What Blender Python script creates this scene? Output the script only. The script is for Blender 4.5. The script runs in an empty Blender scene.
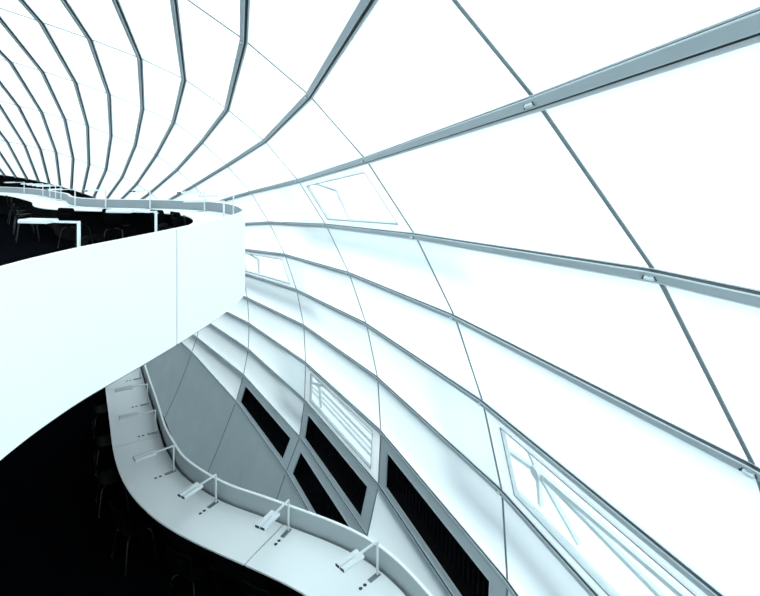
import bpy, bmesh, math
from mathutils import Vector
C = bpy.context.scene.collection
EYE = 1.6                                  # eye height above the upper gallery floor (z = 0)

# ------------------------------------------------------------------ camera, sky, exposure
cam = bpy.data.cameras.new('camera'); co = bpy.data.objects.new('camera', cam); C.objects.link(co)
co.location = (0, 0, EYE); co.rotation_euler = (math.pi/2, 0, 0)
cam.sensor_width = 36; cam.lens = 36*507/760; cam.shift_y = -130/760; cam.clip_start = .05; cam.clip_end = 300
bpy.context.scene.camera = co
W = bpy.data.worlds.new('overcast_sky'); bpy.context.scene.world = W; W.use_nodes = True
nt = W.node_tree; bg = nt.nodes['Background']
tc = nt.nodes.new('ShaderNodeTexCoord'); sx = nt.nodes.new('ShaderNodeSeparateXYZ'); cr = nt.nodes.new('ShaderNodeValToRGB')
mr = nt.nodes.new('ShaderNodeMapRange'); mr.inputs['From Min'].default_value = -1; mr.inputs['From Max'].default_value = 1
nt.links.new(tc.outputs['Generated'], sx.inputs[0]); nt.links.new(sx.outputs['Z'], mr.inputs['Value'])
nt.links.new(mr.outputs[0], cr.inputs[0]); dt = nt.nodes.new('ShaderNodeVectorMath'); dt.operation = 'DOT_PRODUCT'; dt.inputs[1].default_value = (.30,-.954,0)   # brighter half of the overcast sky lies behind the viewer
nt.links.new(tc.outputs['Generated'], dt.inputs[0])
mf = nt.nodes.new('ShaderNodeMapRange'); mf.inputs['From Min'].default_value = -.9; mf.inputs['From Max'].default_value = .5
mf.inputs['To Min'].default_value = .50; mf.inputs['To Max'].default_value = 1.06
nt.links.new(dt.outputs['Value'], mf.inputs['Value'])
sc = nt.nodes.new('ShaderNodeVectorMath'); sc.operation = 'SCALE'
nt.links.new(cr.outputs[0], sc.inputs[0]); nt.links.new(mf.outputs[0], sc.inputs['Scale']); nt.links.new(sc.outputs[0], bg.inputs['Color'])
SKY = [(0.0, (.026,.039,.049)), (.50, (.042,.064,.080)), (.56, (.215,.285,.335)), (.66, (.82,.92,.95)), (.78, (.96,1.05,1.07)), (1.0, (.32,.35,.357))]
el = cr.color_ramp.elements
el[0].position, el[0].color = SKY[0][0], (*SKY[0][1],1); el[1].position, el[1].color = SKY[-1][0], (*SKY[-1][1],1)
for p, c in SKY[1:-1]:
    e = el.new(p); e.color = (*c,1)
bg.inputs['Strength'].default_value = 4.55
vs = bpy.context.scene.view_settings
vs.view_transform = 'Standard'; vs.look = 'None'; vs.exposure = 0.0; vs.gamma = 1; vs.use_curve_mapping = False
bpy.context.scene.cycles.max_bounces = 10; bpy.context.scene.cycles.diffuse_bounces = 6

# ------------------------------------------------------------------ materials
def mat(name, col, rough=.5, metal=0, spec=.5, noise=0, scale=8):
    m = bpy.data.materials.new(name); m.use_nodes = True; b = m.node_tree.nodes['Principled BSDF']
    b.inputs['Base Color'].default_value = (*col,1); b.inputs['Roughness'].default_value = rough
    b.inputs['Metallic'].default_value = metal; b.inputs['Specular IOR Level'].default_value = spec
    if noise:
        n = m.node_tree.nodes.new('ShaderNodeTexNoise'); n.inputs['Scale'].default_value = scale; n.inputs['Detail'].default_value = 4
        r = m.node_tree.nodes.new('ShaderNodeValToRGB')
        r.color_ramp.elements[0].position = .3; r.color_ramp.elements[1].position = .7
        r.color_ramp.elements[0].color = (*[c*(1-noise) for c in col],1); r.color_ramp.elements[1].color = (*[min(1,c*(1+noise)) for c in col],1)
        t = m.node_tree.nodes.new('ShaderNodeTexCoord')
        m.node_tree.links.new(t.outputs['Object'], n.inputs['Vector']); m.node_tree.links.new(n.outputs['Fac'], r.inputs[0])
        m.node_tree.links.new(r.outputs[0], b.inputs['Base Color'])
    return m
def membrane(name, trans, refl, mix):
    m = bpy.data.materials.new(name); m.use_nodes = True; n = m.node_tree; n.nodes.remove(n.nodes['Principled BSDF'])
    o = n.nodes['Material Output']; a = n.nodes.new('ShaderNodeBsdfTranslucent'); d = n.nodes.new('ShaderNodeBsdfDiffuse'); x = n.nodes.new('ShaderNodeMixShader')
    a.inputs['Color'].default_value = (*trans,1); d.inputs['Color'].default_value = (*refl,1); x.inputs[0].default_value = mix
    n.links.new(a.outputs[0], x.inputs[1]); n.links.new(d.outputs[0], x.inputs[2]); n.links.new(x.outputs[0], o.inputs['Surface'])
    return m
def glass(name):
    m = bpy.data.materials.new(name); m.use_nodes = True; n = m.node_tree; n.nodes.remove(n.nodes['Principled BSDF'])
    o = n.nodes['Material Output']; a = n.nodes.new('ShaderNodeBsdfTransparent'); d = n.nodes.new('ShaderNodeBsdfGlossy'); x = n.nodes.new('ShaderNodeMixShader')
    a.inputs['Color'].default_value = (.90,.96,.97,1); d.inputs['Roughness'].default_value = .02; x.inputs[0].default_value = .06
    n.links.new(a.outputs[0], x.inputs[1]); n.links.new(d.outputs[0], x.inputs[2]); n.links.new(x.outputs[0], o.inputs['Surface'])
    return m
M = dict(
 membrane = membrane('white_glass_fibre_membrane', (.85,.935,.955), (.82,.85,.86), .25),
 rib  = mat('grey_painted_steel', (.47,.545,.585), .45, 0, .5),
 strip= mat('seam_strip_grey', (.23,.285,.31), .5),
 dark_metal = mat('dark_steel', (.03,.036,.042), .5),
 flange = mat('light_grey_flange', (.80,.87,.91), .45),
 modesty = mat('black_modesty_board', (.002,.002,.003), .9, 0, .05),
 panel_grey = mat('grey_metal_panel', (.62,.69,.72), .55, 0, .4, .04, 1.5),
 frame_grey = mat('light_grey_frame', (.62,.69,.72), .5),
 frame_white= membrane('white_window_surround', (.90,.94,.95), (.86,.89,.9), .25),
 glass = glass('clear_pane'),
 slat = mat('black_louvre', (.005,.006,.010), .8, 0, .05),
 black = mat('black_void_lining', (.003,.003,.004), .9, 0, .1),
 wall = mat('white_painted_parapet', (.93,.93,.925), .6, 0, .3),
 cap  = mat('white_cap', (.95,.96,.96), .35),
 desk = mat('white_laminate', (.92,.945,.95), .45, 0, .4),
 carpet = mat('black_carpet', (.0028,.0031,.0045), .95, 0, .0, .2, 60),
 lamp = mat('silver_white_aluminium', (.70,.74,.76), .4),
 plate= mat('grey_mounting_plate', (.20,.235,.255), .4, .3),
 hole = mat('black_socket', (.01,.011,.013), .5),
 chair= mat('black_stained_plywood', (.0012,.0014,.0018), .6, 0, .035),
 chrome=mat('dark_chromed_tube', (.045,.05,.055), .35, 1.0),
 ground = mat('grey_concrete_floor', (.06,.065,.07), .8, 0, .2, .1, 2),
 outer= mat('outer_aluminium', (.80,.84,.85), .6),
 strut= mat('outer_white_steel', (.92,.945,.95), .5),
 skin = membrane('outer_milky_glazing', (.95,.97,.98), (.85,.88,.9), .12),
)

# ------------------------------------------------------------------ mesh helpers
class MB:
    def __init__(s): s.v = []; s.f = []
    def quad(s, *p):
        n = len(s.v); s.v += [tuple(q) for q in p]; s.f.append(tuple(range(n, n+len(p)))); return s
    def loops(s, rings, closed=True, caps=True):       # skin a list of equal point rings
        n = len(s.v); m = len(rings[0])
        for r in rings: s.v += [tuple(q) for q in r]
        for i in range(len(rings)-1):
            for j in range(m if closed else m-1):
                a, b = n+i*m+j, n+i*m+(j+1)%m
                s.f.append((a, b, b+m, a+m))
        if caps and closed:
            s.f.append(tuple(n+j for j in range(m))[::-1]); s.f.append(tuple(n+(len(rings)-1)*m+j for j in range(m)))
        return s
    def bar(s, a, b, w, h, up=(0,0,1)):                # box from a to b, w across, h along up
        a, b = Vector(a), Vector(b); t = (b-a).normalized(); x = t.cross(Vector(up)).normalized(); y = x.cross(t)
        return s.loops([[p+x*(i*w/2)+y*(j*h/2) for i, j in ((-1,-1),(1,-1),(1,1),(-1,1))] for p in (a, b)])
    def tube(s, pts, r, seg=8):
        pts = [Vector(p) for p in pts]; rings = []; up = None
        for i, p in enumerate(pts):
            t = (pts[min(i+1,len(pts)-1)]-pts[max(i-1,0)]).normalized()
            if up is None: up = t.orthogonal().normalized()
            up = (up-t*up.dot(t)).normalized(); x = t.cross(up)
            rings.append([p+up*math.cos(k*2*math.pi/seg)*r+x*math.sin(k*2*math.pi/seg)*r for k in range(seg)])
        return s.loops(rings)
    def disc(s, c, r, h, seg=14):
        c = Vector(c)
        return s.loops([[c+Vector((math.cos(k*2*math.pi/seg)*r, math.sin(k*2*math.pi/seg)*r, z)) for k in range(seg)] for z in (0, h)])
    def build(s, name, m, parent=None, smooth=False, weld=False, bevel=0):
        me = bpy.data.meshes.new(name); me.from_pydata(s.v, [], s.f); me.update()
        b = bmesh.new(); b.from_mesh(me)
        if weld: bmesh.ops.remove_doubles(b, verts=b.verts, dist=1e-5)
        bmesh.ops.recalc_face_normals(b, faces=b.faces); b.to_mesh(me); b.free()
        if smooth:
            for p in me.polygons: p.use_smooth = True
            me.set_sharp_from_angle(angle=math.radians(40))
        me.materials.append(m); o = bpy.data.objects.new(name, me); C.objects.link(o)
        if parent: o.parent = parent
        if bevel:
            bv = o.modifiers.new('bevel', 'BEVEL'); bv.width = bevel; bv.segments = 2
        return o
def struct(o): o['kind'] = 'structure'; return o
def empty(name, loc=(0,0,0), rz=0):
    o = bpy.data.objects.new(name, None); C.objects.link(o); o.location = loc; o.rotation_euler = (0,0,rz); o.empty_display_size = .1; return o
def tag(o, label, cat, group=None):
    o['label'] = label; o['category'] = cat
    if group: o['group'] = group
    return o
def copy_tree(o, parent=None):
    c = o.copy(); C.objects.link(c)
    if parent: c.parent = parent
    for ch in list(o.children): copy_tree(ch, c)
    return c

def catmull(pts, step=0.12):
    out=[]
    P=[pts[0]]+list(pts)+[pts[-1]]
    for i in range(1,len(P)-2):
        p0,p1,p2,p3=P[i-1],P[i],P[i+1],P[i+2]
        n=max(2,int(math.dist(p1,p2)/step))
        for j in range(n):
            t=j/n
            out.append(tuple(0.5*((2*p1[c])+(-p0[c]+p2[c])*t+(2*p0[c]-5*p1[c]+4*p2[c]-p3[c])*t*t+(-p0[c]+3*p1[c]-3*p2[c]+p3[c])*t**3) for c in (0,1)))
    out.append(tuple(pts[-1])); return out
def smooth(p,n=3):
    for _ in range(n):
        p=[p[0]]+[tuple((p[i-1][c]+2*p[i][c]+p[i+1][c])/4 for c in (0,1)) for i in range(1,len(p)-1)]+[p[-1]]
    return p
def resample(p,step):
    L=[0]
    for i in range(1,len(p)): L.append(L[-1]+math.dist(p[i-1],p[i]))
    n=max(2,round(L[-1]/step)); out=[]; j=0
    for i in range(n+1):
        s=L[-1]*i/n
        while j<len(p)-2 and L[j+1]<s: j+=1
        t=(s-L[j])/max(1e-9,L[j+1]-L[j]); t=min(1,max(0,t))
        out.append(tuple(p[j][c]*(1-t)+p[j+1][c]*t for c in (0,1)))
    return out
def normals(p):
    N=[]
    for i in range(len(p)):
        a=p[max(0,i-1)]; b=p[min(len(p)-1,i+1)]
        dx,dy=b[0]-a[0],b[1]-a[1]; l=math.hypot(dx,dy) or 1
        N.append((-dy/l,dx/l))
    return N
def offset(p,d):
    N=normals(p)
    q=[(a[0]+n[0]*d,a[1]+n[1]*d) for a,n in zip(p,N)]
    out=[]                                     # drop points an inward offset folds back over
    for c in q:
        if min(math.dist(c,a) for a in p)>=abs(d)*0.985: out.append(c)
    return out

def cumlen(p):
    L = [0]
    for i in range(1, len(p)): L.append(L[-1]+math.dist(p[i-1], p[i]))
    return L
def at_len(p, s):                                       # point and left normal at arc length s
    L = cumlen(p); N = normals(p); i = max(1, next(i for i, l in enumerate(L) if l >= s)); f = (s-L[i-1])/(L[i]-L[i-1])
    return tuple(tuple(q[i-1][c]*(1-f)+q[i][c]*f for c in (0,1)) for q in (p, N))

# ------------------------------------------------------------------ the shell: ribs (index k) in planes through a long horizontal axis, hoops (index g) across it
AX, AY, AZ, AT = -17.885, -13.411, -4.635, 1.58164
UX, UY = math.cos(AT), math.sin(AT)
HOOP = {-6: (39.25, 0.25, 0.95), -5: (38.9, 2.4, 0.95), -4: (37.75, 5.4, 0.95), -3: (35.749, 8.45, 0.95), -2: (33.349, 11.114, 0.987), -1: (30.571, 13.652, 1.007), 0: (27.423, 16.0, 1.0), 1: (23.964, 18.041, 0.976), 2: (20.105, 19.703, 0.969), 3: (16.276, 20.937, 0.974), 4: (12.4, 21.8, 0.975), 5: (8.4, 22.25, 0.975), 6: (4.4, 22.4, 0.975)}
for g in range(7, 19): s_, r_, z_ = HOOP[12-g]; HOOP[g] = (8.8-s_, r_, z_)
SEC = {k:(a,b) for k,a,b in [(-12, 0.8295, -0.458), (-11, 0.875, -0.4088), (-10, 0.9141, -0.3565), (-9, 0.9466, -0.3013), (-8, 0.9727, -0.243), (-7, 0.9922, -0.1818), (-6, 1.0043, -0.1183), (-5, 1.0072, -0.0534), (-4, 1.0035, 0.0112), (-3, 0.9906, 0.0748), (-2, 0.972, 0.1367), (-1, 0.9434, 0.1951), (0, 0.9088, 0.2471), (1, 0.8706, 0.2944), (2, 0.8263, 0.3338), (3, 0.7773, 0.3692), (4, 0.725, 0.3945), (5, 0.6672, 0.4178), (6, 0.6096, 0.4385), (7, 0.551, 0.4584), (8, 0.4941, 0.4758), (9, 0.4374, 0.4909), (10, 0.3815, 0.5052), (11, 0.3225, 0.5173), (12, 0.2645, 0.5283), (13, 0.2065, 0.5371), (14, 0.1485, 0.5437), (15, 0.0905, 0.5481), (16, 0.0325, 0.5503)]}
for k_, a_, b_ in ((-9,.9515,-.303), (-10,.928,-.363), (-11,.903,-.422), (-12,.876,-.480)): SEC[k_] = (a_, b_)
KMAX = 45
for k in range(17, KMAX+1): a, b = SEC[33-k]; SEC[k] = (-a, b)
SURVEY = {(-2, -8): (-7.452, 20.053, -7.305),
 (-2, -7): (-7.239, 20.055, -6.733),
 (-2, 2): (-9.089, 20.035, -0.988),
 (-2, 3): (-9.608, 20.029, -0.624),
 (-2, 4): (-10.17, 20.023, -0.355),
 (-2, 5): (-10.802, 20.016, -0.051),
 (-2, 6): (-11.473, 20.009, 0.158),
 (-2, 7): (-12.092, 20.002, 0.395),
 (-2, 8): (-12.762, 19.995, 0.631),
 (-2, 9): (-13.377, 19.988, 0.761),
 (-2, 10): (-13.991, 19.982, 0.914),
 (-2, 11): (-14.668, 19.975, 1.04),
 (-1, -8): (-4.914, 17.302, -7.986),
 (-1, -7): (-4.659, 17.305, -7.083),
 (-1, -6): (-4.492, 17.307, -6.206),
 (-1, -5): (-4.462, 17.307, -5.325),
 (-1, -4): (-4.52, 17.307, -4.455),
 (-1, 1): (-6.328, 17.287, -0.597),
 (-1, 2): (-6.919, 17.281, -0.061),
 (-1, 3): (-7.618, 17.273, 0.443),
 (-1, 4): (-8.32, 17.266, 0.79),
 (-1, 5): (-9.139, 17.257, 1.123),
 (-1, 6): (-9.934, 17.249, 1.439),
 (-1, 7): (-10.701, 17.24, 1.673),
 (-1, 8): (-11.488, 17.232, 1.917),
 (-1, 9): (-12.263, 17.223, 2.106),
 (0, -8): (-2.629, 14.179, -8.516),
 (0, -7): (-2.252, 14.182, -7.547),
 (0, -6): (-2.107, 14.184, -6.519),
 (0, -5): (-2.076, 14.185, -5.47),
 (0, -4): (-2.126, 14.184, -4.42),
 (0, -3): (-2.322, 14.182, -3.429),
 (0, -2): (-2.648, 14.179, -2.441),
 (0, -1): (-3.092, 14.174, -1.532),
 (0, 0): (-3.605, 14.168, -0.679),
 (0, 1): (-4.273, 14.161, 0.07),
 (0, 2): (-4.969, 14.153, 0.726),
 (0, 3): (-5.747, 14.145, 1.283),
 (0, 4): (-6.608, 14.136, 1.673),
 (0, 5): (-7.537, 14.126, 2.062),
 (0, 6): (-8.464, 14.116, 2.394),
 (0, 7): (-9.381, 14.106, 2.699),
 (0, 8): (-10.259, 14.096, 2.958),
 (1, -7): (-0.276, 10.745, -7.831),
 (1, -6): (-0.032, 10.748, -6.741),
 (1, -5): (0.021, 10.748, -5.597),
 (1, -4): (-0.042, 10.747, -4.462),
 (1, -3): (-0.282, 10.745, -3.317),
 (1, -2): (-0.646, 10.741, -2.239),
 (1, -1): (-1.133, 10.736, -1.218),
 (1, 0): (-1.72, 10.729, -0.275),
 (1, 1): (-2.432, 10.721, 0.571),
 (1, 2): (-3.222, 10.713, 1.247),
 (1, 3): (-4.123, 10.703, 1.879),
 (1, 4): (-5.051, 10.693, 2.32),
 (1, 5): (-6.095, 10.682, 2.718),
 (1, 6): (-7.114, 10.67, 3.073),
 (2, -5): (1.741, 6.908, -5.655),
 (2, -4): (1.669, 6.908, -4.421),
 (2, -3): (1.411, 6.905, -3.207),
 (2, -2): (1.028, 6.901, -2.035),
 (2, -1): (0.49, 6.895, -0.925),
 (2, 0): (-0.183, 6.887, 0.109),
 (2, 1): (-0.95, 6.879, 0.984),
 (2, 2): (-1.829, 6.87, 1.734),
 (3, -2): (2.294, 3.085, -1.843),
 (3, -1): (1.688, 3.078, -0.65),
 (3, 0): (0.957, 3.07, 0.4)}
def node(g, k):
    if (g, k) in SURVEY: x, y, z = SURVEY[(g, k)]
    else:
        s, r, rz = HOOP[g]; a, b = SEC[k]
        x = AX+s*UX+r*a*UY; y = AY+s*UY-r*a*UX; z = AZ+r*rz*b
    return Vector((x, y, z+EYE))
GS = list(range(-6, 19))                                # far pole ... behind the viewer
NODE = {(g,k): node(g,k) for g in GS for k in range(-12, KMAX+1)}
def frame(g, k):                                        # tangent along rib, inward normal, side
    g0, g1, k0, k1 = max(g-1,-6), min(g+1,18), max(k-1,-12), min(k+1,KMAX)
    t = (NODE[g1,k]-NODE[g0,k]).normalized(); h = (NODE[g,k1]-NODE[g,k0])
    h = (h-t*h.dot(t)).normalized(); n = t.cross(h).normalized()
    if n.dot(Vector((AX, NODE[g,k].y, AZ+EYE))-NODE[g,k]) < 0: n = -n
    return t, n, h
FR = {gk: frame(*gk) for gk in NODE}
def bil(cell, u, v):
    g0, g1, k0, k1 = cell
    return NODE[g0,k0]*(1-u)*(1-v)+NODE[g1,k0]*u*(1-v)+NODE[g1,k1]*u*v+NODE[g0,k1]*(1-u)*v

KLOW = -8                                               # lowest rib; opaque grey band below it
CLEAR = {(0,1,-5,-6):'ladder', (2,3,-3,-4):'strut', (1,2,0,-1):'faint', (-1,0,-2,-3):'faint'}
VENT = [(-1,0,-7,-8), (0,1,-6,-7), (0,1,-7,-8), (1,2,-5,-6)]
holes = set(CLEAR)|set(VENT)
dome = MB(); band = MB(); end = MB()
for i in range(len(GS)-1):
    g0, g1 = GS[i], GS[i+1]
    for k in range(-12, KMAX):
        q = [NODE[g0,k+1], NODE[g1,k+1], NODE[g1,k], NODE[g0,k]]
        if (g0, g1, k+1, k) in holes: continue
        if k < KLOW or k >= 41: band.quad(*q)
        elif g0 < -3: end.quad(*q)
        else: dome.quad(*q)
struct(dome.build('ceiling', M['membrane'], weld=True))
struct(band.build('wall_base', M['panel_grey'], weld=True, smooth=True))
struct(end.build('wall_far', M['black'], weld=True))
zf = AZ+EYE+22.4*.975*SEC[-12][1]
fl = MB(); P = [(-40,-34), (5,-34), (5,27), (-40,27)]
fl.quad(*[(x,y,zf+.02) for x,y in P]); struct(fl.build('floor', M['ground']))

nb = MB(); nb.bar((-.5,32,zf+5), (26,20,zf+5), 9, 10); nb.bar((-44,34,zf+5), (4,34,zf+5), 9, 10)  # unseen blocks added to keep low sky light off the far lower panels
struct(nb.build('outer_shade_block', M['ground']))
# ribs: flange on the membrane, narrow neck, box section proud of it; a fin added outside shades the panel edges
FLANGE = [(-.058,.0),(-.058,.012),(.058,.012),(.058,.0)]
NECK = [(-.034,.0125),(-.034,.0145),(-.010,.0146),(-.010,.040),(.050,.040),(.050,.0125)]  # neck and thin foot coloured dark to draw the shadow line beside the cap
CAPP = [(-.014,.0405),(-.014,.047),(-.010,.051),(.049,.051),(.053,.047),(.053,.0405)]
trim = 0
ribs = {}
for k in range(KLOW, 42):
    lo_g = -3
    def section(prof, sign=1):
        return [[NODE[g,k]+FR[g,k][2]*x+FR[g,k][1]*(sign*y+.002*(sign > 0)) for x, y in prof] for g in GS if lo_g <= g <= 15]
    trim += 1
    o = struct(MB().loops(section(CAPP)).build(f'trim_{trim}', M['rib'])); ribs[k] = o
    MB().loops(section(NECK)).build('rib_shadow_web', M['dark_metal'], o)
    MB().loops(section(FLANGE)).build('rib_flange', M['flange'], o)
    MB().loops(section([(-.03,.03),(.03,.03),(.03,.20),(-.03,.20)], -1)).build('outer_shade_fin', M['outer'], o)
for g in GS:
    if not -3 <= g <= 15: continue
    m = MB(); rings = []
    for k in range(-12, KMAX+1):
        t, n, h = FR[g,k]; p = NODE[g,k]; w = .019
        rings.append([p+t*x+n*y for x, y in ((-w,.001),(-w,.009),(w,.009),(w,.001))])
    trim += 1; struct(m.loops(rings).build(f'trim_{trim}', M['strip']))
# bolted clamps where hoops cross the nearer ribs
for k in range(-4, 3):
    for g in (1, 2, 3):
        if (g, k) not in SURVEY: continue
        t, n, h = FR[g,k]; p = NODE[g,k]+h*.018-n*.001
        m = MB(); m.tube([p+n*.060-t*.03, p+n*.070-t*.025, p+n*.073, p+n*.070+t*.025, p+n*.060+t*.03], .014, 8)
        m.build('clamp', M['frame_grey'], ribs[k], smooth=True)
        b = MB(); b.tube([p+n*.059-t*.042+h*.004, p+n*.07-t*.042+h*.004], .010, 8); b.tube([p+n*.059-t*.062-h*.010, p+n*.068-t*.062-h*.010], .006, 8); b.tube([p+n*.059+t*.04-h*.014, p+n*.066+t*.046, p+n*.059+t*.04+h*.014], .004, 6)
        b.build('bolt', M['dark_metal'], ribs[k])

# ------------------------------------------------------------------ windows and louvred vents set into single bays of the shell
def ring_panel(m, cell, ins, hole_n=0):
    u0, v0, u1, v1 = ins
    O = [bil(cell,*uv) for uv in ((0,0),(1,0),(1,1),(0,1))]; I = [bil(cell,*uv) for uv in ((u0,v0),(u1,v0),(u1,v1),(u0,v1))]
    for j in range(4): m.quad(O[j], O[(j+1)%4], I[(j+1)%4], I[j])
    return I
def cell_normal(cell):
    g0, g1, k0, k1 = cell
    n = (NODE[g1,k1]-NODE[g0,k0]).cross(NODE[g1,k0]-NODE[g0,k1]).normalized()
    c = bil(cell,.5,.5)
    if n.dot(Vector((AX,c.y,AZ+EYE))-c) < 0: n = -n
    return n
win = 0
def edge_strip(m, I, n, w, d0, d1):
    c = sum(I, Vector())/4
    for j in range(4):
        a, b = I[j], I[(j+1)%4]; t = (b-a).normalized(); s = n.cross(t)
        if s.dot(c-a) < 0: s = -s
        m.loops([[p+s*x+n*y for x, y in ((0,d0),(w,d0),(w,d1),(0,d1))] for p in (a, b)])
for cell, kind in CLEAR.items():
    win += 1; n = cell_normal(cell); m = MB(); ins = (.085,.135,.915,.86)
    I = ring_panel(m, cell, ins)
    edge_strip(m, I, n, .006, -.06, .0)                 # reveal
    w = struct(m.build(f'window_{win}', M['frame_white']))
    g = MB(); edge_strip(g, I, n, .012, -.004, .004); g.build('gasket', M['strip'], w)
    p = MB(); p.quad(*[q-n*.05 for q in I]); p.build('pane', M['glass'], w)
    B = lambda u, v, d: bil(cell, u, v)-n*d
    s = MB()
    if kind == 'ladder':                                # the white louvred outer skin seen through the clear pane
        for j in range(17):
            u = .0+j*.055; s.bar(B(u+.03,.02,.30), B(u,.34,.30), .05, .015, n)
        for v, wd in ((.40,.02),(.56,.04),(.70,.02),(.82,.04)): s.bar(B(-.3,v-.03,.25), B(.97,v+.03,.25), wd, .04, n)
        s.bar(B(.10,.05,.2), B(.16,.95,.2), .05, .05, n); s.bar(B(.0,.55,.2), B(.36,.15,.2), .05, .05, n)
    else:
        c = B(.16,.55,.25)
        if kind == 'faint': c = B(.3,.4,.25)
        for uv in ((-.1,.1),(.2,.98)) if kind == 'faint' else ((.05,.02),(1.15,.45),(1.25,.85),(.3,.98),(-.1,.7),(.12,.98)): s.bar(c, B(*uv,.27), .06, .05, n)
        if kind != 'faint': s.tube([c-n*.05, c+n*.06], .09, 12)
    s.build('outer_strut', M['strut'], w)
    ux = .985 if kind == 'ladder' else 1.35
    o = MB(); o.quad(B(-.35,-.3,.35), B(ux,-.3,.35), B(ux,1.45,.35), B(-.35,1.45,.35)); o.build('outer_skin', M['skin'], w)
for cell in VENT:
    win += 1; n = cell_normal(cell); m = MB(); ins = (.078,.205,.912,.845)
    I = ring_panel(m, cell, ins)
    w = struct(m.build(f'window_{win}', M['frame_grey']))
    f = MB(); edge_strip(f, I, n, .012, -.02, .012); f.build('window_frame', M['frame_grey'], w)
    b = MB()
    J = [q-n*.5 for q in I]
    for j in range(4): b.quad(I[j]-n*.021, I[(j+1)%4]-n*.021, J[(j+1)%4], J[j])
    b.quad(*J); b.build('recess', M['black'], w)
    u0, v0, u1, v1 = ins; N_ = 26
    s = MB()
    for j in range(1, N_):
        u = u0+(u1-u0)*j/N_; s.bar(bil(cell,u,v0)-n*.2, bil(cell,u,v1)-n*.2, .045, .012, n)
    s.build('louvre', M['slat'], w)

# ------------------------------------------------------------------ galleries
UPPER=[(2.3, -0.2), (1.5, 0.1), (0.4, 0.34), (-0.5, 0.52), (-1.3, 0.92), (-2.0, 1.7), (-2.42, 2.55), (-2.59, 3.46), (-2.56, 4.31), (-2.46, 4.79), (-2.29, 5.7), (-2.14, 6.8), (-2.11, 7.8), (-2.24, 8.4), (-2.62, 9.3), (-3.09, 10.0), (-3.65, 10.45), (-4.4, 10.85), (-5.06, 11.0), (-6.16, 11.25), (-6.75, 11.55), (-7.4, 12.2), (-8.3, 13.5), (-9.09, 14.4), (-9.93, 15.3), (-10.9, 16.3), (-12.2, 17.4), (-13.9, 18.5), (-15.8, 19.3), (-17.8, 19.3)]
LOWER=[(2.6,1.2),(1.9,2.4),(1.3,3.6),(.75,4.8)]+[(0.22, 5.64), (-0.16, 6.02), (-0.58, 6.29), (-1.04, 6.52), (-1.61, 6.8), (-2.13, 7.04), (-2.63, 7.39), (-3.04, 7.75), (-3.28, 8.08), (-3.6, 8.51), (-3.97, 9.14), (-4.46, 9.97), (-4.97, 10.82), (-5.52, 11.77)]+[(-6.1,12.8),(-6.8,14.2),(-7.6,15.6)]
U = resample(smooth(catmull(UPPER),4), .1); L = resample(smooth(catmull(LOWER),3), .1)
def sub(p, s0, s1):                                     # the stretch of a path between two arc lengths, cut exactly
    Lc = cumlen(p); s0 = max(s0, 0); s1 = min(s1, Lc[-1])
    def at(s):
        i = max(1, next((i for i, l in enumerate(Lc) if l >= s-1e-9), len(p)-1)); f = (s-Lc[i-1])/(Lc[i]-Lc[i-1])
        return tuple(p[i-1][c]*(1-f)+p[i][c]*f for c in (0,1))
    return [at(s0)]+[q for q, l in zip(p, Lc) if s0+.01 < l < s1-.01]+[at(s1)]
def wallstrip(p, d0, d1, z0, z1):                       # closed extrusion between two offsets of a path
    N = normals(p); m = MB()
    m.loops([[(q[0]+n[0]*d, q[1]+n[1]*d, z) for d, z in ((d0,z0),(d1,z0),(d1,z1),(d0,z1))] for q, n in zip(p, N)])
    return m
def ribbon(pa, pb, z0, z1):                             # slab between two independent curves
    n = max(len(pa), len(pb)); A = resample(pa, cumlen(pa)[-1]/n); B = resample(pb, cumlen(pb)[-1]/n); k = min(len(A), len(B))
    A, B = A[:k-1]+[A[-1]], B[:k-1]+[B[-1]]
    return MB().loops([[(a[0],a[1],z0),(b[0],b[1],z0),(b[0],b[1],z1),(a[0],a[1],z1)] for a, b in zip(A, B)])
def prism(poly, z0, z1):
    m = MB(); n = len(poly); m.v = [(x,y,z0) for x,y in poly]+[(x,y,z1) for x,y in poly]
    m.f = [tuple(range(n))[::-1], tuple(range(n,2*n))]+[(i,(i+1)%n,n+(i+1)%n,n+i) for i in range(n)]
    return m
Z_UP, Z_LO = 0.0, EYE-4.63-.73
H_DESK = .73
# floors
up_in = offset(U, .05)
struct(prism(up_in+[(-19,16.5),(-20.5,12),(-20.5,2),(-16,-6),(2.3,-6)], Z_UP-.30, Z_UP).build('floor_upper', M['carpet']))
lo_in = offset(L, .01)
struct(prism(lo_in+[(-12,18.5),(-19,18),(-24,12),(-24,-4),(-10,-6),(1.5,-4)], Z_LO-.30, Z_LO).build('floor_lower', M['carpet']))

def parapet(path, name, label, d0, d1, z0, z1, seams, lining, slab):
    Lc = cumlen(path); T = Lc[-1]
    root = empty(name, (path[len(path)//2][0], path[len(path)//2][1], 0)); tag(root, label, 'parapet')
    inv = Vector(root.location)
    def part(m, nm, mt, **k):
        m.v = [(x-inv.x, y-inv.y, z-inv.z) for x, y, z in m.v]; return m.build(nm, mt, root, **k)
    cuts = [0]+seams+[T]
    for a, b in zip(cuts[:-1], cuts[1:]):
        part(wallstrip(sub(path, a+.011, b-.011), d0, (d0+d1)/2, z0, z1-.012), 'outer_panel', M['wall'], smooth=True)
    part(wallstrip(path, (d0+d1)/2+.001, d1, z0, z1-.012), 'inner_panel', lining, smooth=True)
    part(wallstrip(path, d0-.004, d1+.004, z1-.012, z1), 'top_rail', M['cap'], smooth=True)
    if slab: part(wallstrip(path, d0+.035, d1, z0-.028, z0-.001), 'shadow_gap', M['dark_metal'], smooth=True)
    return root
M['panel_low'] = mat('light_grey_parapet_lining', (.43,.48,.50), .6, 0, .3)
M['panel_in'] = mat('pale_grey_parapet_lining', (.25,.285,.305), .6, 0, .3)
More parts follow.
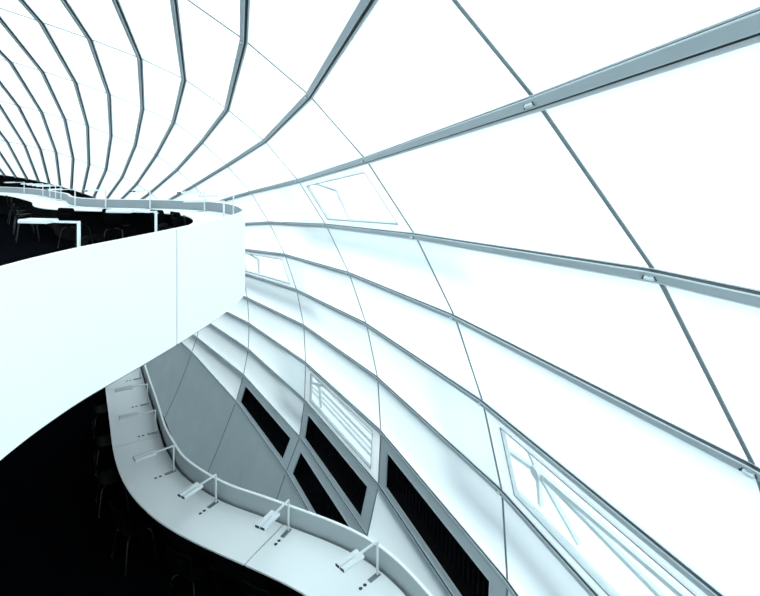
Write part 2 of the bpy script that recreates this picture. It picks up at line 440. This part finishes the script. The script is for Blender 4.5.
SEAM_U = [float(x) for x in (9.00, 2.50, 15.30, 21.10, 26.30)]; SEAM_U.sort()
parapet(U, 'gallery_parapet', 'tall curved white parapet wrapping the upper reading gallery, one thin vertical seam', 0, .04, -.39, .92, SEAM_U, M['panel_in'], 1)
parapet(L, 'gallery_parapet', 'low curved grey parapet with white top edge behind the lower reading desk', -.022, 0, Z_LO-.30, Z_LO+H_DESK+.24, [5.0, 9.0, 13.0], M['panel_low'], 0)

def desk(path, o0, o1, zf, label, seams, lamps_s, OFFS):
    outer = path; root = empty('reading_desk', (path[len(path)//2][0], path[len(path)//2][1], zf)); tag(root, label, 'desk')
    inv = Vector(root.location); T = cumlen(path)[-1]; N = normals(path)
    inner_all = smooth(offset(path, o1), 30)
    def near(c): return min(range(len(inner_all)), key=lambda i: math.dist(inner_all[i], c))
    cuts = [0]+seams+[T]
    Lc = cumlen(path)
    idx = [min(range(len(path)), key=lambda i: abs(Lc[i]-c)) for c in cuts]
    jdx = [near((path[i][0]+N[i][0]*o1, path[i][1]+N[i][1]*o1)) for i in idx]
    jdx[0], jdx[-1] = 0, len(inner_all)-1
    for a in range(len(cuts)-1):
        pa = [(path[i][0]+N[i][0]*o0, path[i][1]+N[i][1]*o0) for i in range(idx[a], idx[a+1]+1)]
        pb = inner_all[jdx[a]:jdx[a+1]+1]
        if len(pb) < 2: continue
        def trimmed(p):                                 # a hairline joint between neighbouring tops
            d0 = Vector(p[1])-Vector(p[0]); d1 = Vector(p[-2])-Vector(p[-1])
            return [tuple(Vector(p[0])+d0.normalized()*.009)]+p[1:-1]+[tuple(Vector(p[-1])+d1.normalized()*.009)]
        m = ribbon(trimmed(pa), trimmed(pb), H_DESK-.02, H_DESK); m.v = [(x-inv.x, y-inv.y, z) for x, y, z in m.v]
        m.build('desk_top', M['desk'], root)
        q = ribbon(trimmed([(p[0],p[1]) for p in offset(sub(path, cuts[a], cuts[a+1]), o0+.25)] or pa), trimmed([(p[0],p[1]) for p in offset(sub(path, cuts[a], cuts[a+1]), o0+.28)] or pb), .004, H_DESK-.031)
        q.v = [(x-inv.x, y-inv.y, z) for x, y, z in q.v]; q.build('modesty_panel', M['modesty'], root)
    for s in lamps_s:
        c, n = at_len(path, s)
        x = Vector((n[0], n[1], 0)); y = Vector((-n[1], n[0], 0)); o = Vector((c[0]-inv.x, c[1]-inv.y, H_DESK))
        for d in OFFS:
            h = MB(); h.disc(o+x*d+Vector((0,0,.0004)), .021, .002); h.build('socket', M['hole'], root)
    return root

LAMP_U = [7.73, 8.82, 10.60, 12.20, 14.00, 15.60, 16.69, 17.69, 20.29, 21.09, 21.89, 22.89, 25.18]
LAMP_L = [5.31, 6.69, 7.91, 9.02, 10.38, 11.63, 13.03]
desk(U, .055, .79, Z_UP, 'white curved reading desk running round the inside of the upper gallery', [2.70, 6.10, 9.10, 12.20, 15.60, 19.30, 22.80, 26.70], LAMP_U, (.335, .40))
desk(L, .038, .775, Z_LO, 'white curved reading desk along the lower gallery, sweeping down the picture', [3.9, 6.85, 10.2, 12.7], LAMP_L, (.295, .36))

# ------------------------------------------------------------------ desk lamps
def make_lamp():
    r = empty('desk_lamp')                               # +Y points from the post to the reader
    b = MB(); b.bar((0,-.03,.0045), (0,.13,.0045), .055, .007)
    b.build('base_plate', M['plate'], r)
    p = MB(); p.bar((0,0,.006), (0,0,.40), .020, .020, (0,1,0)); p.build('post', M['lamp'], r)
    a = MB(); a.bar((0,.0101,.390), (0,.34,.390), .020, .018); a.build('arm', M['lamp'], r)
    h = MB()
    for s in (-1, 1):
        h.loops([[(s*.038+x, y, z) for x, z in ((-.033,.378),(.033,.378),(.033,.400),(.022,.412),(-.022,.412),(-.033,.400))] for y in (.27, .56)])
    hd = h.build('lamp_head', M['lamp'], r)
    e = MB()
    for s in (-1, 1): e.bar((s*.038,.5602,.394), (s*.038,.5625,.394), .060, .028)
    e.build('end_cap', M['dark_metal'], hd)
    return r
proto = make_lamp(); first = True
def place_lamp(path, s, off, z, label, group, turn=0):
    global first
    o = proto if first else copy_tree(proto); first = False
    c, n = at_len(path, s)
    o.location = (c[0]+n[0]*off, c[1]+n[1]*off, z+H_DESK); o.rotation_euler = (0, 0, math.atan2(n[1], n[0])-math.pi/2+turn)
    tag(o, label, 'lamp', group)
UL = ['silver desk lamp nearest the viewer on the upper gallery, head over dark carpet',
 'silver desk lamp second from the left along the near upper parapet',
 'silver desk lamp behind the near upper parapet, just left of the rounded tip',
 'silver desk lamp farthest right on the upper gallery, at the rounded tip',
 'silver desk lamp on the far upper desk, first left of the rounded tip',
 'silver desk lamp on the far upper desk, second left of the rounded tip',
 'silver desk lamp on the far upper desk above the chair squarely facing away',
 'silver desk lamp on the far upper desk just where the S-bend begins',
 'silver desk lamp lowest on the S-bend of the upper desk',
 'silver desk lamp second up the S-bend of the upper desk',
 'silver desk lamp third up the S-bend of the upper desk',
 'silver desk lamp fourth up the S-bend of the upper desk',
 'silver desk lamp farthest left and farthest away on the upper gallery']
for s, l in zip(LAMP_U, UL): place_lamp(U, s, .14, Z_UP, l, 'desk lamps on the upper gallery')
LL = ['silver desk lamp nearest the viewer on the lower desk, bottom right of the row',
 'silver desk lamp on the lower desk, second from the viewer, beside a joint',
 'silver desk lamp on the lower desk, third from the viewer, in the bend',
 'silver desk lamp on the lower desk, fourth from the viewer, against white rail',
 'silver desk lamp on the lower desk, fifth from the viewer, beyond a joint',
 'silver desk lamp on the lower desk, sixth from the viewer, second from the far end',
 'silver desk lamp farthest on the lower desk, partly behind the white gallery wall']
for s, l in zip(LAMP_L, LL): place_lamp(L, s, .10, Z_LO, l, 'desk lamps on the lower gallery')

# ------------------------------------------------------------------ chairs
def make_chair():
    r = empty('reading_chair')                           # +Y is the way the sitter faces
    prof = [(.225,.425,.20),(.20,.445,.21),(.12,.447,.215),(.0,.440,.215),(-.10,.437,.205),(-.165,.450,.185),(-.20,.485,.155),(-.215,.53,.145),(-.225,.58,.165),(-.236,.64,.195),(-.246,.70,.205),(-.256,.76,.20),(-.262,.80,.185),(-.264,.812,.15)]
    nx = 10; m = MB(); grid = []
    for i, (y, z, w) in enumerate(prof):
        a, b = prof[max(0,i-1)], prof[min(len(prof)-1,i+1)]; t = Vector((0, b[0]-a[0], b[1]-a[1])).normalized(); n = Vector((0, -t.z, t.y)) if False else Vector((0, t.z, -t.y))
        row = []
        for j in range(nx+1):
            f = j/nx*2-1; dish = .018*f*f
            row.append(Vector((f*w, y+(dish if z > .5 else 0), z+(dish*.6 if z <= .5 else 0))))
        grid.append((row, n))
    top = [[p for p in row] for row, n in grid]; bot = [[p+n*.012 for p in row] for row, n in grid]
    hole = lambda i, j: i == 10 and 3 <= j <= 6          # grip slot through the backrest
    base = 0
    for g in (top, bot):
        for row in g: m.v += [tuple(p) for p in row]
    R = len(prof); S = nx+1; o2 = R*S
    cells = {(i,j) for i in range(R-1) for j in range(nx) if not hole(i,j)}
    for i, j in cells:
        a, b, c, d = i*S+j, i*S+j+1, (i+1)*S+j+1, (i+1)*S+j
        m.f.append((a,b,c,d)); m.f.append((o2+d,o2+c,o2+b,o2+a))
        for (ni, nj, p, q) in ((i-1,j,a,b),(i,j+1,b,c),(i+1,j,c,d),(i,j-1,d,a)):
            if (ni,nj) not in cells: m.f.append((q,p,o2+p,o2+q))
    m.build('seat_shell', M['chair'], r, smooth=True)
    u = MB(); u.disc((0,-.01,.405), .085, .019); u.build('mount_plate', M['chrome'], r)
    for sx in (-1, 1):
        for sy in (-1, 1):
            l = MB(); l.tube([(sx*.03,sy*.03-.01,.398),(sx*.13,sy*.115,.402),(sx*.165,sy*.15,.385),(sx*.185,sy*.165,.34),(sx*.225,sy*.205,.006)], .009, 8)
            lo = l.build('leg', M['chrome'], r, smooth=True)
            f = MB(); f.tube([(sx*.225,sy*.205,.0),(sx*.2235,sy*.2035,.02)], .013, 8); f.build('foot_cap', M['hole'], lo)
    return r
cproto = make_chair(); cfirst = True
def place_chair(x, y, d, z, label, group):
    global cfirst
    o = cproto if cfirst else copy_tree(cproto); cfirst = False
    o.location = (x, y, z); o.rotation_euler = (0, 0, math.atan2(d[1], d[0])-math.pi/2); tag(o, label, 'chair', group)
def back_at(bx, by, d): l = math.hypot(*d); return bx+.25*d[0]/l, by+.25*d[1]/l
UC = [((-3.37,5.92),(1,-.1),'black shell chair nearest the viewer on the upper gallery, showing over the parapet'),
 ((-3.08,7.15),(1,.05),'black shell chair at the near upper desk, second from the viewer'),
 ((-3.22,8.30),(1,.35),'black shell chair tucked into the rounded tip of the upper desk'),
 ((-3.70,9.12),(.7,.75),'black shell chair at the far upper desk, nearest the rounded tip'),
 ((-4.22,9.55),(.5,.87),'black shell chair at the far upper desk, second from the rounded tip'),
 ((-5.20,9.80),(.12,.99),'black shell chair at the far upper desk, back squarely towards the viewer'),
 ((-6.22,10.02),(.25,.97),'black shell chair at the far upper desk, just above the nearest desk lamp'),
 ((-8.02,11.10),(.8,.6),'black shell chair nearest in the row along the S-bend of the upper desk'),
 ((-8.98,12.35),(.8,.6),'black shell chair second in the row along the S-bend of the upper desk'),
 ((-9.78,13.45),(.8,.6),'black shell chair third in the row along the S-bend of the upper desk'),
 ((-10.72,14.55),(.75,.66),'black shell chair farthest in the row along the S-bend of the upper desk')]
for b, d, l in UC: place_chair(*back_at(*b, d), d, Z_UP, l, 'chairs on the upper gallery')
LC = ['black shell chair in shadow at the lower desk, nearest the viewer',
 'black shell chair in shadow at the lower desk, second from the viewer',
 'black shell chair in shadow at the lower desk, third from the viewer',
 'black shell chair in shadow at the lower desk, fourth from the viewer',
 'black shell chair in shadow at the lower desk, fifth from the viewer',
 'black shell chair in shadow at the lower desk, sixth from the viewer',
 'black shell chair in shadow at the far end of the lower desk']
for s, l in zip([5.3,6.45,7.6,8.7,9.9,11.1,12.5], LC):
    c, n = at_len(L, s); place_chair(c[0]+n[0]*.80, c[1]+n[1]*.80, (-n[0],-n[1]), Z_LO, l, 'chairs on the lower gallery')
